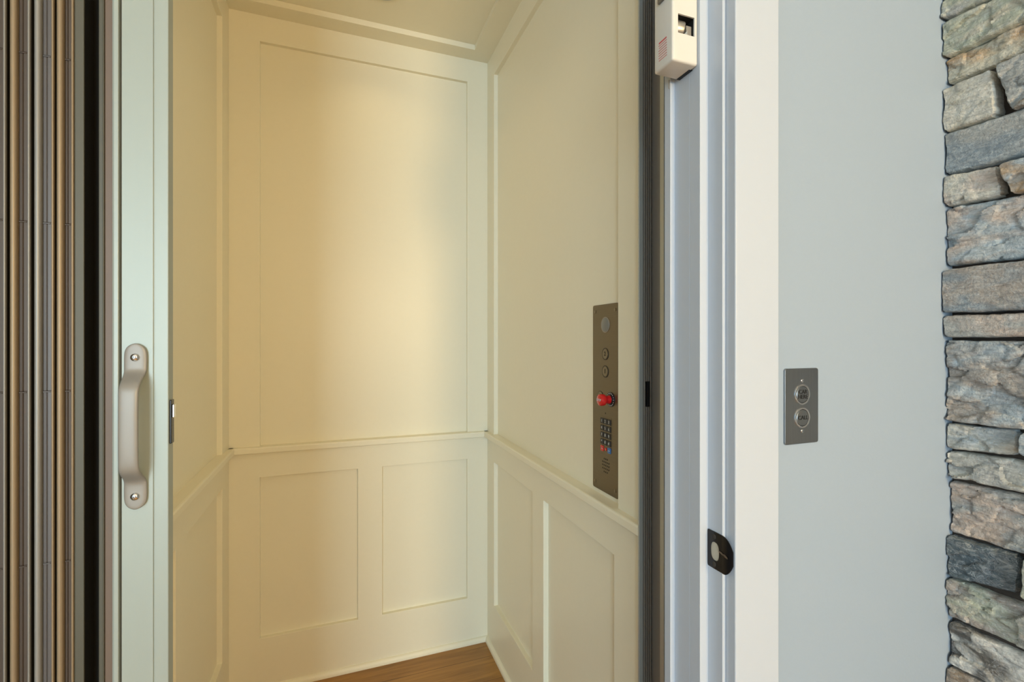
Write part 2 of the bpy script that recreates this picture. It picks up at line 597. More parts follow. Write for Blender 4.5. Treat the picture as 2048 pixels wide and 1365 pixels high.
# red pull/push stop button
sy, sz = 0.9425, CAM_Z - 0.1345
sb = MB().lathe([(0.017, 0), (0.017, 0.0015), (0.0165, 0.002), (0.0115, 0.002), (0.0115, 0.004), (0.001, 0.004)], (FX, sy, sz), (-1, 0, 0), 40).build('stop_button', M['key'], t, smooth=True)
sb['label'] = 'red mushroom stop button on a black ring'
MB().lathe([(0.0095, 0.004), (0.0095, 0.008), (0.0088, 0.012), (0.0102, 0.015), (0.0128, 0.0185), (0.0134, 0.0215), (0.0134, 0.0275),
            (0.0124, 0.0300), (0.0095, 0.0312), (0.0004, 0.0316)], (FX, sy, sz), (-1, 0, 0), 40).build('knob', M['red'], sb, smooth=True)
text_mesh('lettering', 'STOP', 0.0078, (FX - 0.0317, sy, sz), 'x', M['white_ink'], sb)
mb = MB()
for k in range(16):
    th = math.radians(k * 22.5)
    mb.lathe([(0.0012, 0), (0.0012, 0.0004)], (FX - 0.002, sy + 0.0142 * math.cos(th), sz + 0.0142 * math.sin(th)), (-1, 0, 0), 8)
mb.build('ring_marking', M['white_ink'], sb)

MB().lathe([(0.0019, 0), (0.0019, 0.0002)], (FX, 0.9655, CAM_Z - 0.1695), (-1, 0, 0), 16).build('microphone_hole', M['dark_hole'], t)

# keypad
kp = MB().extrude(rrect(0.9395, 0.9875, CAM_Z - 0.2465, CAM_Z - 0.178, 0.002), 0, 0.0004, lambda p, q, a: (FX - a, p, q)).build('keypad', M['steel'], t)
chars = ['1', '2', '3', '4', '5', '6', '7', '8', '9', '*', '0', '#']
for i, chx in enumerate(chars):
    r_, c_ = divmod(i, 3)
    ky = 0.9790 - c_ * 0.0154
    kz = CAM_Z - 0.1885 - r_ * 0.0163
    k_ = MB().extrude(rrect(ky - 0.0064, ky + 0.0064, kz - 0.0066, kz + 0.0066, 0.0012), 0, 0.0016,
                      lambda p, q, a: (FX - 0.0004 - a, p, q)).build('key', M['key'], kp, bevel=0.0004)
    text_mesh('numeral', chx, 0.0095, (FX - 0.0021, ky + 0.0005, kz), 'x', M['white_ink'], k_)
kz = CAM_Z - 0.1885 - 4 * 0.0163
for yy, mt, lb in ((0.9790, 'red', 'red key'), (0.9790 - 0.0308, 'blue', 'blue key')):
    k_ = MB().extrude(rrect(yy - 0.0064, yy + 0.0064, kz - 0.0066, kz + 0.0066, 0.0012), 0, 0.0016,
                      lambda p, q, a: (FX - a, p, q)).build('key', M[mt], t, bevel=0.0004)
    k_['label'] = lb
    MB().box(FX - 0.0019, FX - 0.0015, yy - 0.003, yy + 0.003, kz - 0.0010, kz + 0.0002).build('key_marking', M['white_ink'], k_)
MB().lathe([(0.0036, 0), (0.0034, 0.0012), (0.0004, 0.0015)], (FX, 0.9636, kz), (-1, 0, 0), 20).build('call_lamp', M['red'], t, smooth=True)
sp = MB()
for r_, xs in enumerate(((-1, 0, 1), (-2, -1, 0, 1, 2), (-2, -1, 0, 1, 2), (-2, -1, 0, 1, 2), (-1, 0, 1))):
    for q in xs:
        sp.lathe([(0.0020, 0), (0.0020, 0.0002)], (FX, 0.9645 + q * 0.0068, CAM_Z - 0.277 - r_ * 0.0076), (-1, 0, 0), 14)
sp.build('speaker_grille', M['dark_hole'], t)

# ------------------------------------------------------------ strike channel of the gate on the near end of the right wall
CZ0, CZ1 = 0.0, ZC
t = thing('gate_channel', (0.59, 0.775, 0), 'ribbed grey aluminium channel that receives the gate, beside the door jamb', 'channel')
MB().box(0.5588, 0.5682, 0.7885, 0.7930, CZ0, CZ1).build('rear_lip', M['alu_light'], t, bevel=0.0006)
MB().box(0.5682, 0.600, 0.7900, 0.7930, CZ0, CZ1).build('back_plate', M['alu_dark'], t)
MB().box(0.5885, 0.600, 0.7490, 0.7900, CZ0, CZ1).build('web', M['alu_mid'], t)
for k in range(4):
    x = 0.5694 + k * 0.0046
    MB().box(x, x + 0.0024, 0.7862, 0.7900, CZ0, CZ1).build('rib', M['alu_mid'], t, bevel=0.0004)
MB().box(0.5776, 0.600, 0.737, 0.749, CZ0, CZ1).build('front_lip', M['alu_light'], t, bevel=0.0008)
MB().box(0.5735, 0.5815, 0.7845, 0.7885, CAM_Z - 0.130, CAM_Z - 0.080).build('latch_keeper', M['black_metal'], t, bevel=0.0005)

# ------------------------------------------------------------ accordion gate, folded back on the left
GY = 0.74
GZ0, GZ1 = 0.012, 2.32
t = thing('accordion_gate', (-0.30, GY, 0), 'folded accordion lift gate with pale lead post and pull handle at the left edge', 'gate')
post = MB()


def up(a0=GZ0, a1=GZ1):
    return a0, a1


def vert(pts, name, mat, parent, bevel=0.0006, z0=GZ0, z1=GZ1, smooth=False):
    return MB().extrude(pts, z0, z1, lambda p, q, a: (p, q, a)).build(name, mat, parent, bevel=bevel, smooth=smooth)


# lead post: hollow looking extrusion with a thin groove and a stepped left edge
gx = -0.2229
pts = [(-0.2572, GY), (gx - 0.0006, GY), (gx - 0.0006, GY + 0.0015), (gx + 0.0006, GY + 0.0015), (gx + 0.0006, GY),
       (-0.2075, GY), (-0.2068, GY + 0.0006), (-0.2068, GY + 0.0185), (-0.2572, GY + 0.0185),
       (-0.2572, GY + 0.004), (-0.2565, GY + 0.0035)]
lp = vert(pts, 'lead_post', M['post'], t, 0.0005)
vert([(-0.2600, GY + 0.006), (-0.2572, GY + 0.006), (-0.2572, GY + 0.018), (-0.2600, GY + 0.018)], 'groove', M['post_groove'], lp, 0)
vert([(-0.2672, GY + 0.001), (-0.2650, GY), (-0.2606, GY), (-0.2600, GY + 0.002), (-0.2600, GY + 0.018), (-0.2672, GY + 0.018)],
     'edge_strip', M['post'], lp, 0.0005)
vert([(-0.2760, GY + 0.004), (-0.2672, GY + 0.004), (-0.2672, GY + 0.018), (-0.2760, GY + 0.018)], 'vinyl_strip', M['taupe'], lp, 0.0008)
vert([(-0.2825, GY + 0.005), (-0.2780, GY + 0.005), (-0.2772, GY + 0.002), (-0.2760, GY + 0.002), (-0.2760, GY + 0.018), (-0.2825, GY + 0.018)],
     'rear_strip', M['olive'], lp, 0.0005)
# latch on the leading edge
la = MB().box(-0.2068, -0.2045, GY + 0.004, GY + 0.015, CAM_Z - 0.136, CAM_Z - 0.078).build('latch_plate', M['black_metal'], lp, bevel=0.0008)
MB().box(-0.2045, -0.2020, GY + 0.006, GY + 0.013, CAM_Z - 0.102, CAM_Z - 0.084).build('latch_bolt', M['chrome'], la, bevel=0.001)
# pull handle: swept flat section
hx, hz0, hz1 = -0.2413, CAM_Z - 0.2153, CAM_Z - 0.0035
path = []
HZ = [(0.0, 0.0022, .0010), (0.0012, 0.0027, .0054), (0.0032, 0.003, .0084), (0.0065, 0.003, .0109), (0.012, 0.003, .0125), (0.026, 0.003, .0124), (0.034, 0.0032, .0123), (0.039, 0.0062, .0117),
      (0.045, 0.0140, .0110), (0.050, 0.0205, .0107), (0.055, 0.0242, .0105), (0.062, 0.0255, .0104), (0.080, 0.0262, .0104)]
tot = hz1 - hz0
prof = [(hz, d, w_) for hz, d, w_ in HZ] + [(tot / 2, 0.0264, .0104)] + [(tot - hz, d, w_) for hz, d, w_ in HZ[::-1]]
vs, fs = [], []
NS = 16
for i, (hz, d, w_) in enumerate(prof):
    a_ = prof[max(0, i - 1)]
    b_ = prof[min(len(prof) - 1, i + 1)]
    tz, ty = b_[0] - a_[0], -(b_[1] - a_[1])
    ln = math.hypot(tz, ty)
    tz, ty = tz / ln, ty / ln
    ny, nz = -tz, ty       # normal towards -Y
    th = 0.0030 if 0.04 < hz < tot - 0.04 else 0.0026
    cy, cz = GY - d + 0.0, hz0 + hz
    for k in range(NS):
        an = 2 * math.pi * k / NS
        cx_ = math.copysign(abs(math.cos(an)) ** 0.6, math.cos(an)) * w_
        cn_ = math.copysign(abs(math.sin(an)) ** 0.75, math.sin(an)) * th
        vs.append((hx + cx_, cy + ny * cn_, cz + nz * cn_))
for i in range(len(prof) - 1):
    for k in range(NS):
        k2 = (k + 1) % NS
        fs.append((i * NS + k, i * NS + k2, (i + 1) * NS + k2, (i + 1) * NS + k))
fs.append(tuple(range(NS))[::-1])
fs.append(tuple((len(prof) - 1) * NS + k for k in range(NS)))
hd = MB().add(vs, fs).build('pull_handle', M['handle'], lp)
hd['label'] = 'warm grey curved pull handle'
for p in hd.data.polygons:
    p.use_smooth = True
ss_ = hd.modifiers.new('sub', 'SUBSURF')
ss_.levels = ss_.render_levels = 2
for zz in (hz0 + 0.0165, hz1 - 0.0175):
    s_ = MB().lathe([(0.0050, 0), (0.0050, 0.0008), (0.0043, 0.0020), (0.0028, 0.0029), (0.0012, 0.0033), (0.0003, 0.0033)],
                    (hx, GY - 0.0055, zz), (0, -1, 0), 28).build('screw', M['chrome'], hd, smooth=True)
    mb = MB()
    for a_ in (0.4, 0.4 + math.pi / 2):
        dx, dz = math.cos(a_) * 0.0017, math.sin(a_) * 0.0017
        px_, pz_ = -math.sin(a_) * 0.0003, math.cos(a_) * 0.0003
        q = [(-dx - px_, -dz - pz_), (dx - px_, dz - pz_), (dx + px_, dz + pz_), (-dx + px_, -dz + pz_)]
        mb.extrude(q, 0, 0.0005, lambda p, q_, a: (hx + p, GY - 0.0086 - a, zz + q_))
    mb.build('cross_slot', M['dark_hole'], s_)

# folds of the stack: tan bead, segmented brown leaf edge, thin pale bead
folds = [(-0.3899, 'leaf', 'bead', 'bead_light'), (-0.3673, 'leaf', 'bead', 'bead_light'),
         (-0.3446, 'leaf_grey', 'bead_light', 'bead'), (-0.3232, 'leaf', 'bead', 'bead')]
seams = [-0.22, -0.012, 0.196]
for i, (fx, lm, bm1, bm2) in enumerate(folds):
    wd = 0.0180 if i < 3 else 0.0160
    bx_ = MB()
    n = 10
    pts = [(fx + 0.0032 + 0.0032 * math.cos(math.pi + math.pi * k / n), GY + 0.003 + 0.0035 * math.sin(math.pi + math.pi * k / n)) for k in range(n + 1)]
    pts += [(fx + 0.0064, GY + 0.0062), (fx, GY + 0.0062)]
    fold = vert([(fx + 0.0003, GY + 0.0062), (fx + wd - 0.0001, GY + 0.0062), (fx + wd - 0.0030, GY + 0.115), (fx + 0.0030, GY + 0.115)],
                'folding_panel', M['gap_shade'], t, 0)
    vert(pts, 'hinge_bead', M[bm1], fold, 0, smooth=True)
    # leaf edge in jointed lengths
    zs = [GZ0, 0.322, 0.529 + 0.01, 0.745 + 0.0, 0.9535, 1.157, 1.3635, 1.572, 1.78, 1.988, GZ1]
    zs = [GZ0, 0.112, 0.320, 0.528, 0.736, 0.948, 1.159, 1.366, 1.571, 1.779, 1.987, GZ1]
    yo = 0.0045
    lf = MB()
    a0, a1 = fx + 0.0068, fx + wd - 0.0024
    lz_ = zs
    for k in range(len(lz_) - 1):
        q = [(a0, GY + yo + 0.001), (a0 + 0.0012, GY + yo), (a0 + (a1 - a0) * 0.42, GY + yo - 0.0002), (a0 + (a1 - a0) * 0.5, GY + yo + 0.001),
             (a0 + (a1 - a0) * 0.60, GY + yo - 0.0008), (a1, GY + yo - 0.0004), (a1, GY + 0.0085), (a0, GY + 0.0085)]
        lf.extrude(q, lz_[k] + 0.0001, lz_[k + 1] - 0.0001, lambda p, q_, a: (p, q_, a))
        lf.box(a0 + 0.0008, a1 - 0.0008, GY + yo - 0.0014, GY + 0.0085, lz_[k + 1] - 0.0022, lz_[k + 1] - 0.0008)
    lf.build('leaf_edge', M[lm], fold, bevel=0.0003)
    n = 8
    rx = fx + wd - 0.0012
    pts = [(rx + 0.0012 * math.cos(math.pi + math.pi * k / n), GY + 0.004 + 0.0014 * math.sin(math.pi + math.pi * k / n)) for k in range(n + 1)]
    pts += [(rx + 0.0012, GY + 0.0062), (rx - 0.0012, GY + 0.0062)]
    vert(pts, 'edge_bead', M[bm2], fold, 0, smooth=True)
# olive end strip and the last panel, blackened for the shade in the gap, running to the lead post
es = vert([(-0.3070, GY + 0.005), (-0.3058, GY + 0.004), (-0.2975, GY + 0.005), (-0.2975, GY + 0.0075), (-0.3070, GY + 0.0075)], 'end_strip', M['olive'], t, 0.0005)
vert([(-0.3070, GY + 0.0075), (-0.2975, GY + 0.0075), (-0.3000, GY + 0.10), (-0.3050, GY + 0.10)], 'folding_panel', M['gap_shade'], t, 0)
vert([(-0.3000, GY + 0.035), (-0.2790, GY + 0.012), (-0.2790, GY + 0.016), (-0.3000, GY + 0.040)], 'link_panel', M['gap_shade'], t, 0)

# ------------------------------------------------------------ hoistway returns (coloured dark for the shade behind the gate stack and the channel)
HY = 0.51                                # hall wall face
HZT = 2.75
struct(MB().box(-0.47, XL - 0.03, 0.90, 0.93, 0, HZT).build('wall_return', M['shaft_shade']))
struct(MB().box(-0.49, -0.47, 0.605, 0.93, 0, HZT).build('wall_shaft', M['shaft_shade']))
struct(MB().box(0.606, 0.626, 0.605, 0.90, 0, HZT).build('wall_pocket', M['shaft_shade']))

# ------------------------------------------------------------ hall wall, door jamb and casing
JX = 0.497
LJ = -0.470                              # left jamb face, outside the frame
DH = 2.34
wl = MB()
wl.box(JX + 0.018, 1.03, HY, 0.605, 0, HZT)
wl.box(-2.80, LJ - 0.018, HY, 0.605, 0, HZT)
wl.box(LJ - 0.018, JX + 0.018, HY, 0.605, DH + 0.018, HZT)
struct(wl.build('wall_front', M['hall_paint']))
# right jamb with stop and stepped rear edge
jp = [(JX, HY), (JX, 0.537), (0.4826, 0.537), (0.4826, 0.5585), (0.4832, 0.559), (0.4832, 0.591), (0.475, 0.591),
      (0.475, 0.6045), (0.6055, 0.6045), (0.6055, 0.6052), (JX + 0.018, 0.6052), (JX + 0.018, HY)]
jp = [(JX, HY), (JX, 0.537), (0.4826, 0.537), (0.4826, 0.5572), (0.4834, 0.5578), (0.4828, 0.5584), (0.4828, 0.591), (0.475, 0.591),
      (0.475, 0.6045), (JX + 0.018, 0.6045), (JX + 0.018, HY)]
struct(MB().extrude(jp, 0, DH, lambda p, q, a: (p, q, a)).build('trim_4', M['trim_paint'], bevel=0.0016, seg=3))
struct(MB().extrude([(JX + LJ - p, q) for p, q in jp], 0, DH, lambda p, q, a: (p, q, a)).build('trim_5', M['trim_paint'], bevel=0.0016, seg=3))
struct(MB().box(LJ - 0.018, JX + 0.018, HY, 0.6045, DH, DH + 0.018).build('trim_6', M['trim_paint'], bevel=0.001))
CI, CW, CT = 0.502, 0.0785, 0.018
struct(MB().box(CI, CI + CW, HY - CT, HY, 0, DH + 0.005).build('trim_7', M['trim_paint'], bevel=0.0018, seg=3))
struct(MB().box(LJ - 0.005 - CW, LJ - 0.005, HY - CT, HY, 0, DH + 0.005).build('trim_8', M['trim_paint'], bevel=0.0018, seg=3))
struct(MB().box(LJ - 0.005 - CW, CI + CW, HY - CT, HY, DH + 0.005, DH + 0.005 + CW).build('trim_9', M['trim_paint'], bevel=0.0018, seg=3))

# ------------------------------------------------------------ strike plate
t = thing('strike_plate', (JX, 0.52, 0.902), 'black strike plate with worn curved lip let into the white door jamb', 'strike plate')
Z0, Z1 = 0.9010, 0.9530
ya, yb = 0.5368, 0.5095
zm = (Z0 + Z1) / 2
# outline in (y, z) with a D shaped bore
mb = MB()
xf = JX - 0.0012
n = 24
hole = []
for k in range(n):
    th = 2 * math.pi * k / n
    cy_, cz_ = math.cos(th), math.sin(th)
    yy = 0.5228 + math.copysign(abs(cy_) ** 0.8, cy_) * 0.0078
    zz = zm - 0.0012 + math.copysign(abs(cz_) ** 0.75, cz_) * 0.0128
    hole.append((yy, zz))
outer = []
for k in range(n):
    th = 2 * math.pi * k / n
    c1, s1 = math.cos(th), math.sin(th)
    # superellipse ~ rounded rectangle reaching both plate edges
    cy0 = (ya + yb) / 2
    yy = cy0 + math.copysign(abs(c1) ** 0.12, c1) * (ya - yb) / 2
    zz = zm + math.copysign(abs(s1) ** 0.12, s1) * (Z1 - Z0) / 2
    outer.append((yy, zz))
vs = [(xf, y, z) for y, z in outer] + [(xf, y, z) for y, z in hole] + [(JX + 0.0002, y, z) for y, z in outer] + [(JX + 0.0002, y, z) for y, z in hole]
fs = []
for k in range(n):
    k2 = (k + 1) % n
    fs += [(k, k2, n + k2, n + k), (k, k2, 2 * n + k2, 2 * n + k), (n + k, n + k2, 3 * n + k2, 3 * n + k), (2 * n + k, 2 * n + k2, 3 * n + k2, 3 * n + k)]
mb.add(vs, fs)
mb.build('plate', M['black_metal'], t)
# lip: curved sheet, rounded in z, rolling past the jamb edge
lipv, lipf = [], []
NU, NV = 8, 14
for sgn, th in ((0, 0.0), (1, 0.0012)):
    for i in range(NU + 1):
        u = i / NU
        yy = yb + 0.0006 - u * 0.0170
        xx = xf - 0.0004 * math.sin(u * math.pi) + 0.0048 * max(0, u - 0.35) ** 1.6 + th
        half = (Z1 - Z0) / 2 * (1 - 0.03 * u) * (1 - 0.62 * u ** 3.2)
        for j in range(NV + 1):
            lipv.append((xx, yy, zm - 0.0008 * u + half * (2 * j / NV - 1)))
W_ = NV + 1
S_ = (NU + 1) * W_
for i in range(NU):
    for j in range(NV):
        a_ = i * W_ + j
        lipf += [(a_, a_ + 1, a_ + W_ + 1, a_ + W_), (S_ + a_, S_ + a_ + W_, S_ + a_ + W_ + 1, S_ + a_ + 1)]
    lipf += [(i * W_, (i + 1) * W_, S_ + (i + 1) * W_, S_ + i * W_), (i * W_ + NV, S_ + i * W_ + NV, S_ + (i + 1) * W_ + NV, (i + 1) * W_ + NV)]
for j in range(NV):
    lipf += [(NU * W_ + j, NU * W_ + j + 1, S_ + NU * W_ + j + 1, S_ + NU * W_ + j), (j, S_ + j, S_ + j + 1, j + 1)]
lip = MB().add(lipv, lipf).build('lip', M['black_metal'], t, smooth=True)
mb = MB()
mb.extrude([(y, z) for y, z in hole], JX - 0.0004, JX + 0.0001, lambda p, q, a: (a, p, q))
mb.build('bolt_hole', M['bore'], t)
for zz in (Z0 + 0.0068, Z1 - 0.0068):
    s_ = MB().lathe([(0.0034, 0), (0.0034, 0.0004), (0.0022, 0.0002), (0.0003, 0.0002)], (xf, 0.5236, zz), (-1, 0, 0), 20).build('screw', M['worn_screw'], t, smooth=True)
mb = MB()
for (ya_, za, yb_, zb_, hw) in ((0.5148, zm + 0.0024, 0.5050, zm + 0.0002, 0.0018), (0.5065, zm + 0.0010, 0.4990, zm - 0.0012, 0.0022), (0.5160, zm + 0.0052, 0.5140, zm + 0.0006, 0.0006)):
    mb.add([(xf - 0.0009, ya_, za + hw * .5), (xf - 0.0009, (ya_ + yb_) / 2, (za + zb_) / 2 + hw), (xf - 0.0009, yb_, zb_ + hw * .4),
            (xf - 0.0009, yb_, zb_ - hw * .4), (xf - 0.0009, (ya_ + yb_) / 2, (za + zb_) / 2 - hw * .7), (xf - 0.0009, ya_, za - hw * .5)], [(0, 1, 2, 3, 4, 5)])
mb.build('worn_scratch', M['worn'], t)

# ------------------------------------------------------------ door lock box high on the jamb
bx0, bx1, by0, by1, bz0, bz1 = 0.438, 0.4818, 0.540, 0.5815, CAM_Z + 0.3914, CAM_Z + 0.60
t = thing('door_lock_box', (0.46, 0.56, bz0), 'ivory plastic door lock box with a roller window, high on the white jamb', 'door lock')
wx0, wx1, wz0, wz1 = 0.4470, 0.4757, CAM_Z + 0.4312, CAM_Z + 0.4580
bm = bmesh.new()


def quadbox_with_window():
    xs = [bx0, wx0, wx1, bx1]
    zs_ = [bz0, wz0, wz1, bz1]
    cch = {}

    def V(x, y, z):
        k = (round(x, 5), round(y, 5), round(z, 5))
        if k not in cch:
            cch[k] = bm.verts.new((x, y, z))
        return cch[k]
    for i in range(3):
        for j in range(3):
            if not (i == 1 and j == 1):
                bm.faces.new([V(xs[i], by0, zs_[j]), V(xs[i + 1], by0, zs_[j]), V(xs[i + 1], by0, zs_[j + 1]), V(xs[i], by0, zs_[j + 1])])
            bm.faces.new([V(xs[i], by1, zs_[j]), V(xs[i], by1, zs_[j + 1]), V(xs[i + 1], by1, zs_[j + 1]), V(xs[i + 1], by1, zs_[j])])
        bm.faces.new([V(xs[i], by0, bz0), V(xs[i], by1, bz0), V(xs[i + 1], by1, bz0), V(xs[i + 1], by0, bz0)])
        bm.faces.new([V(xs[i], by0, bz1), V(xs[i + 1], by0, bz1), V(xs[i + 1], by1, bz1), V(xs[i], by1, bz1)])
        bm.faces.new([V(bx0, by0, zs_[i]), V(bx0, by0, zs_[i + 1]), V(bx0, by1, zs_[i + 1]), V(bx0, by1, zs_[i])])
        bm.faces.new([V(bx1, by0, zs_[i]), V(bx1, by1, zs_[i]), V(bx1, by1, zs_[i + 1]), V(bx1, by0, zs_[i + 1])])
    yi = by0 + 0.0022
    # window reveal then hollow
    c_ = [(wx0, wz0), (wx1, wz0), (wx1, wz1), (wx0, wz1)]
    for k in range(4):
        p, q = c_[k], c_[(k + 1) % 4]
        bm.faces.new([V(p[0], by0, p[1]), V(q[0], by0, q[1]), V(q[0], yi, q[1]), V(p[0], yi, p[1])])


quadbox_with_window()
bmesh.ops.recalc_face_normals(bm, faces=bm.faces)
# round the outer edges
eds = [e for e in bm.edges if len(e.link_faces) == 2 and e.calc_face_angle(0) > 1.2
       and not (wx0 - 0.001 <= e.verts[0].co.x <= wx1 + 0.001 and wx0 - 0.001 <= e.verts[1].co.x <= wx1 + 0.001
                and wz0 - 0.001 <= e.verts[0].co.z <= wz1 + 0.001 and wz0 - 0.001 <= e.verts[1].co.z <= wz1 + 0.001)]
bmesh.ops.bevel(bm, geom=eds, offset=0.0035, segments=4, affect='EDGES', profile=0.5)
me = bpy.data.meshes.new('housing')
off = parent_origin(t)
for v in bm.verts:
    v.co -= off
bm.to_mesh(me)
bm.free()
me.materials.append(M['ivory'])
for p in me.polygons:
    p.use_smooth = True
me.set_sharp_from_angle(angle=math.radians(50))
hs = bpy.data.objects.new('housing', me)
hs.parent = t
COL.objects.link(hs)
# inside of the window: dark box, roller, bracket
mb = MB()
e_ = 0.0006
yb_ = by0 + 0.024
X0, X1, ZA, ZB = wx0 - e_, wx1 + e_, wz0 - e_, wz1 + e_
vs = [(X0, by0 + .002, ZA), (X1, by0 + .002, ZA), (X1, by0 + .002, ZB), (X0, by0 + .002, ZB), (X0, yb_, ZA), (X1, yb_, ZA), (X1, yb_, ZB), (X0, yb_, ZB)]
mb.add(vs, [(4, 5, 6, 7), (0, 1, 5, 4), (1, 2, 6, 5), (2, 3, 7, 6), (3, 0, 4, 7)])
mb.build('window_recess', M['gap_shade'], t)
MB().lathe([(0.0118, -0.0090), (0.0124, -0.0075), (0.0124, 0.0075), (0.0118, 0.0090)], (0.4555, by0 + 0.0150, CAM_Z + 0.4450), (0.94, -0.28, -0.2), 36).build('roller', M['roller'], t, smooth=True)
MB().box(0.4665, 0.4755, by0 + 0.006, by0 + 0.022, wz0, wz0 + 0.018).build('lever', M['alu_mid'], t, bevel=0.0005)
MB().extrude([(0.4585, wz0), (0.4665, wz0), (0.4665, wz0 + 0.009)], by0 + 0.004, by0 + 0.007, lambda p, q, a: (p, a, q)).build('bracket', M['alu_light'], t)
# red warning print on the inner side
mb = MB()
for k in range(8):
    zz = CAM_Z + 0.4305 - k * 0.0036
    a_, b_ = (0.5525, 0.5705)
    if k == 0:
        mb.box(bx0 - 0.0002, bx0 + 0.0003, 0.5530, 0.5700, zz - 0.0011, zz + 0.0011)
        continue
    y_ = a_
    rr = random.Random(k)
    while y_ < b_ - 0.001:
        wdt = rr.uniform(0.0018, 0.004)
        mb.box(bx0 - 0.0002, bx0 + 0.0003, y_, min(b_, y_ + wdt), zz - 0.00045, zz + 0.00045)
        y_ += wdt + 0.0004
mb.build('warning_print', M['red_ink'], t)
MB().box(bx0 - 0.0035, bx0 + 0.001, 0.557, 0.569, CAM_Z + 0.486, CAM_Z + 0.520).build('clip', M['alu_dark'], t, bevel=0.0008)
MB().box(0.4765, 0.4824, 0.5520, 0.5790, bz0 - 0.0004, bz0 + 0.001).build('gap_shadow_strip', M['black_metal'], t)  # black strip standing for the shaded gap between box and jamb, no real bolt

# cable running down out of the box on the jamb
tag(MB().lathe([(0.0008, 0), (0.0008, -0.013)], (0.4748, 0.5935, bz0 + 0.006), (0, 0, 1), 8).build('wire', M['alu_mid']),
    'short thin grey wire hanging below the ivory lock box', 'wire')

# ------------------------------------------------------------ call station on the hall wall
t = thing('call_station', (0.644, HY, 1.0685), 'small steel call plate with two round buttons on the grey hall wall', 'call station')
FY = HY - 0.003
MB().extrude(rrect(0.610, 0.6775, 1.0685, 1.1797, 0.0035), HY, FY, lambda p, q, a: (p, a, q)).build('faceplate', M['steel_call'], t, bevel=0.0007, seg=3)
for zz, s_, sz_ in ((1.1412, 'CAR\nHERE', 0.0086), (1.1068, 'CALL', 0.0086)):
    b = ring((0.6440, FY, zz), (0, -1, 0), 0.0126, 0.0152, 0.0010, 48).build('call_button', M['chrome'], t, smooth=True)
    ring((0.6440, FY, zz), (0, -1, 0), 0.0119, 0.0127, 0.0004, 48).build('gap_ring', M['dark_hole'], b)
    MB().lathe([(0.0119, 0), (0.0119, 0.0008), (0.0115, 0.0011), (0.0004, 0.0011)], (0.6440, FY, zz), (0, -1, 0), 48).build('cap', M['steel_call'], b)
    text_mesh('lettering', s_, sz_, (0.6443, FY - 0.0013, zz), 'y', M['ink'], b)
for zz in (1.1612, 1.0872):
    s_ = MB().lathe([(0.0026, 0), (0.0026, 0.0005), (0.0018, 0.0010), (0.0003, 0.0011)], (0.6442, FY, zz), (0, -1, 0), 20).build('screw', M['chrome'], t, smooth=True)
    MB().box(0.6436, 0.6446, FY - 0.0014, FY - 0.0010, zz - 0.0005, zz + 0.0005).build('slot', M['dark_hole'], s_)

# ------------------------------------------------------------ ledge stone wall on the right
SX = 0.974
SN, CS = math.sin(YAW), math.cos(YAW)


def on_stone(u, v, SX=SX):
    """where a sight line meets the stone face plane x = SX, as (y, z)"""
    a = (u - 1024.0) / 948.0
    dx, dy = SN + CS * a, CS - SN * a
    y = SX * dy / dx
    return y, CAM_Z + (682.5 - v) / 948.0 * (SX / dx)


C_ = dict(grn=(0.391, 0.414, 0.333), bge=(0.529, 0.494, 0.391), org=(0.460, 0.310, 0.172), blu=(0.230, 0.276, 0.310), lbl=(0.368, 0.425, 0.460),
          pnk=(0.483, 0.402, 0.345), lgt=(0.540, 0.529, 0.471), tau=(0.345, 0.310, 0.276), slt=(0.098, 0.127, 0.144), brn=(0.276, 0.218, 0.161),
          gry=(0.345, 0.356, 0.345), wht=(0.632, 0.621, 0.575), dk=(0.115, 0.109, 0.098))
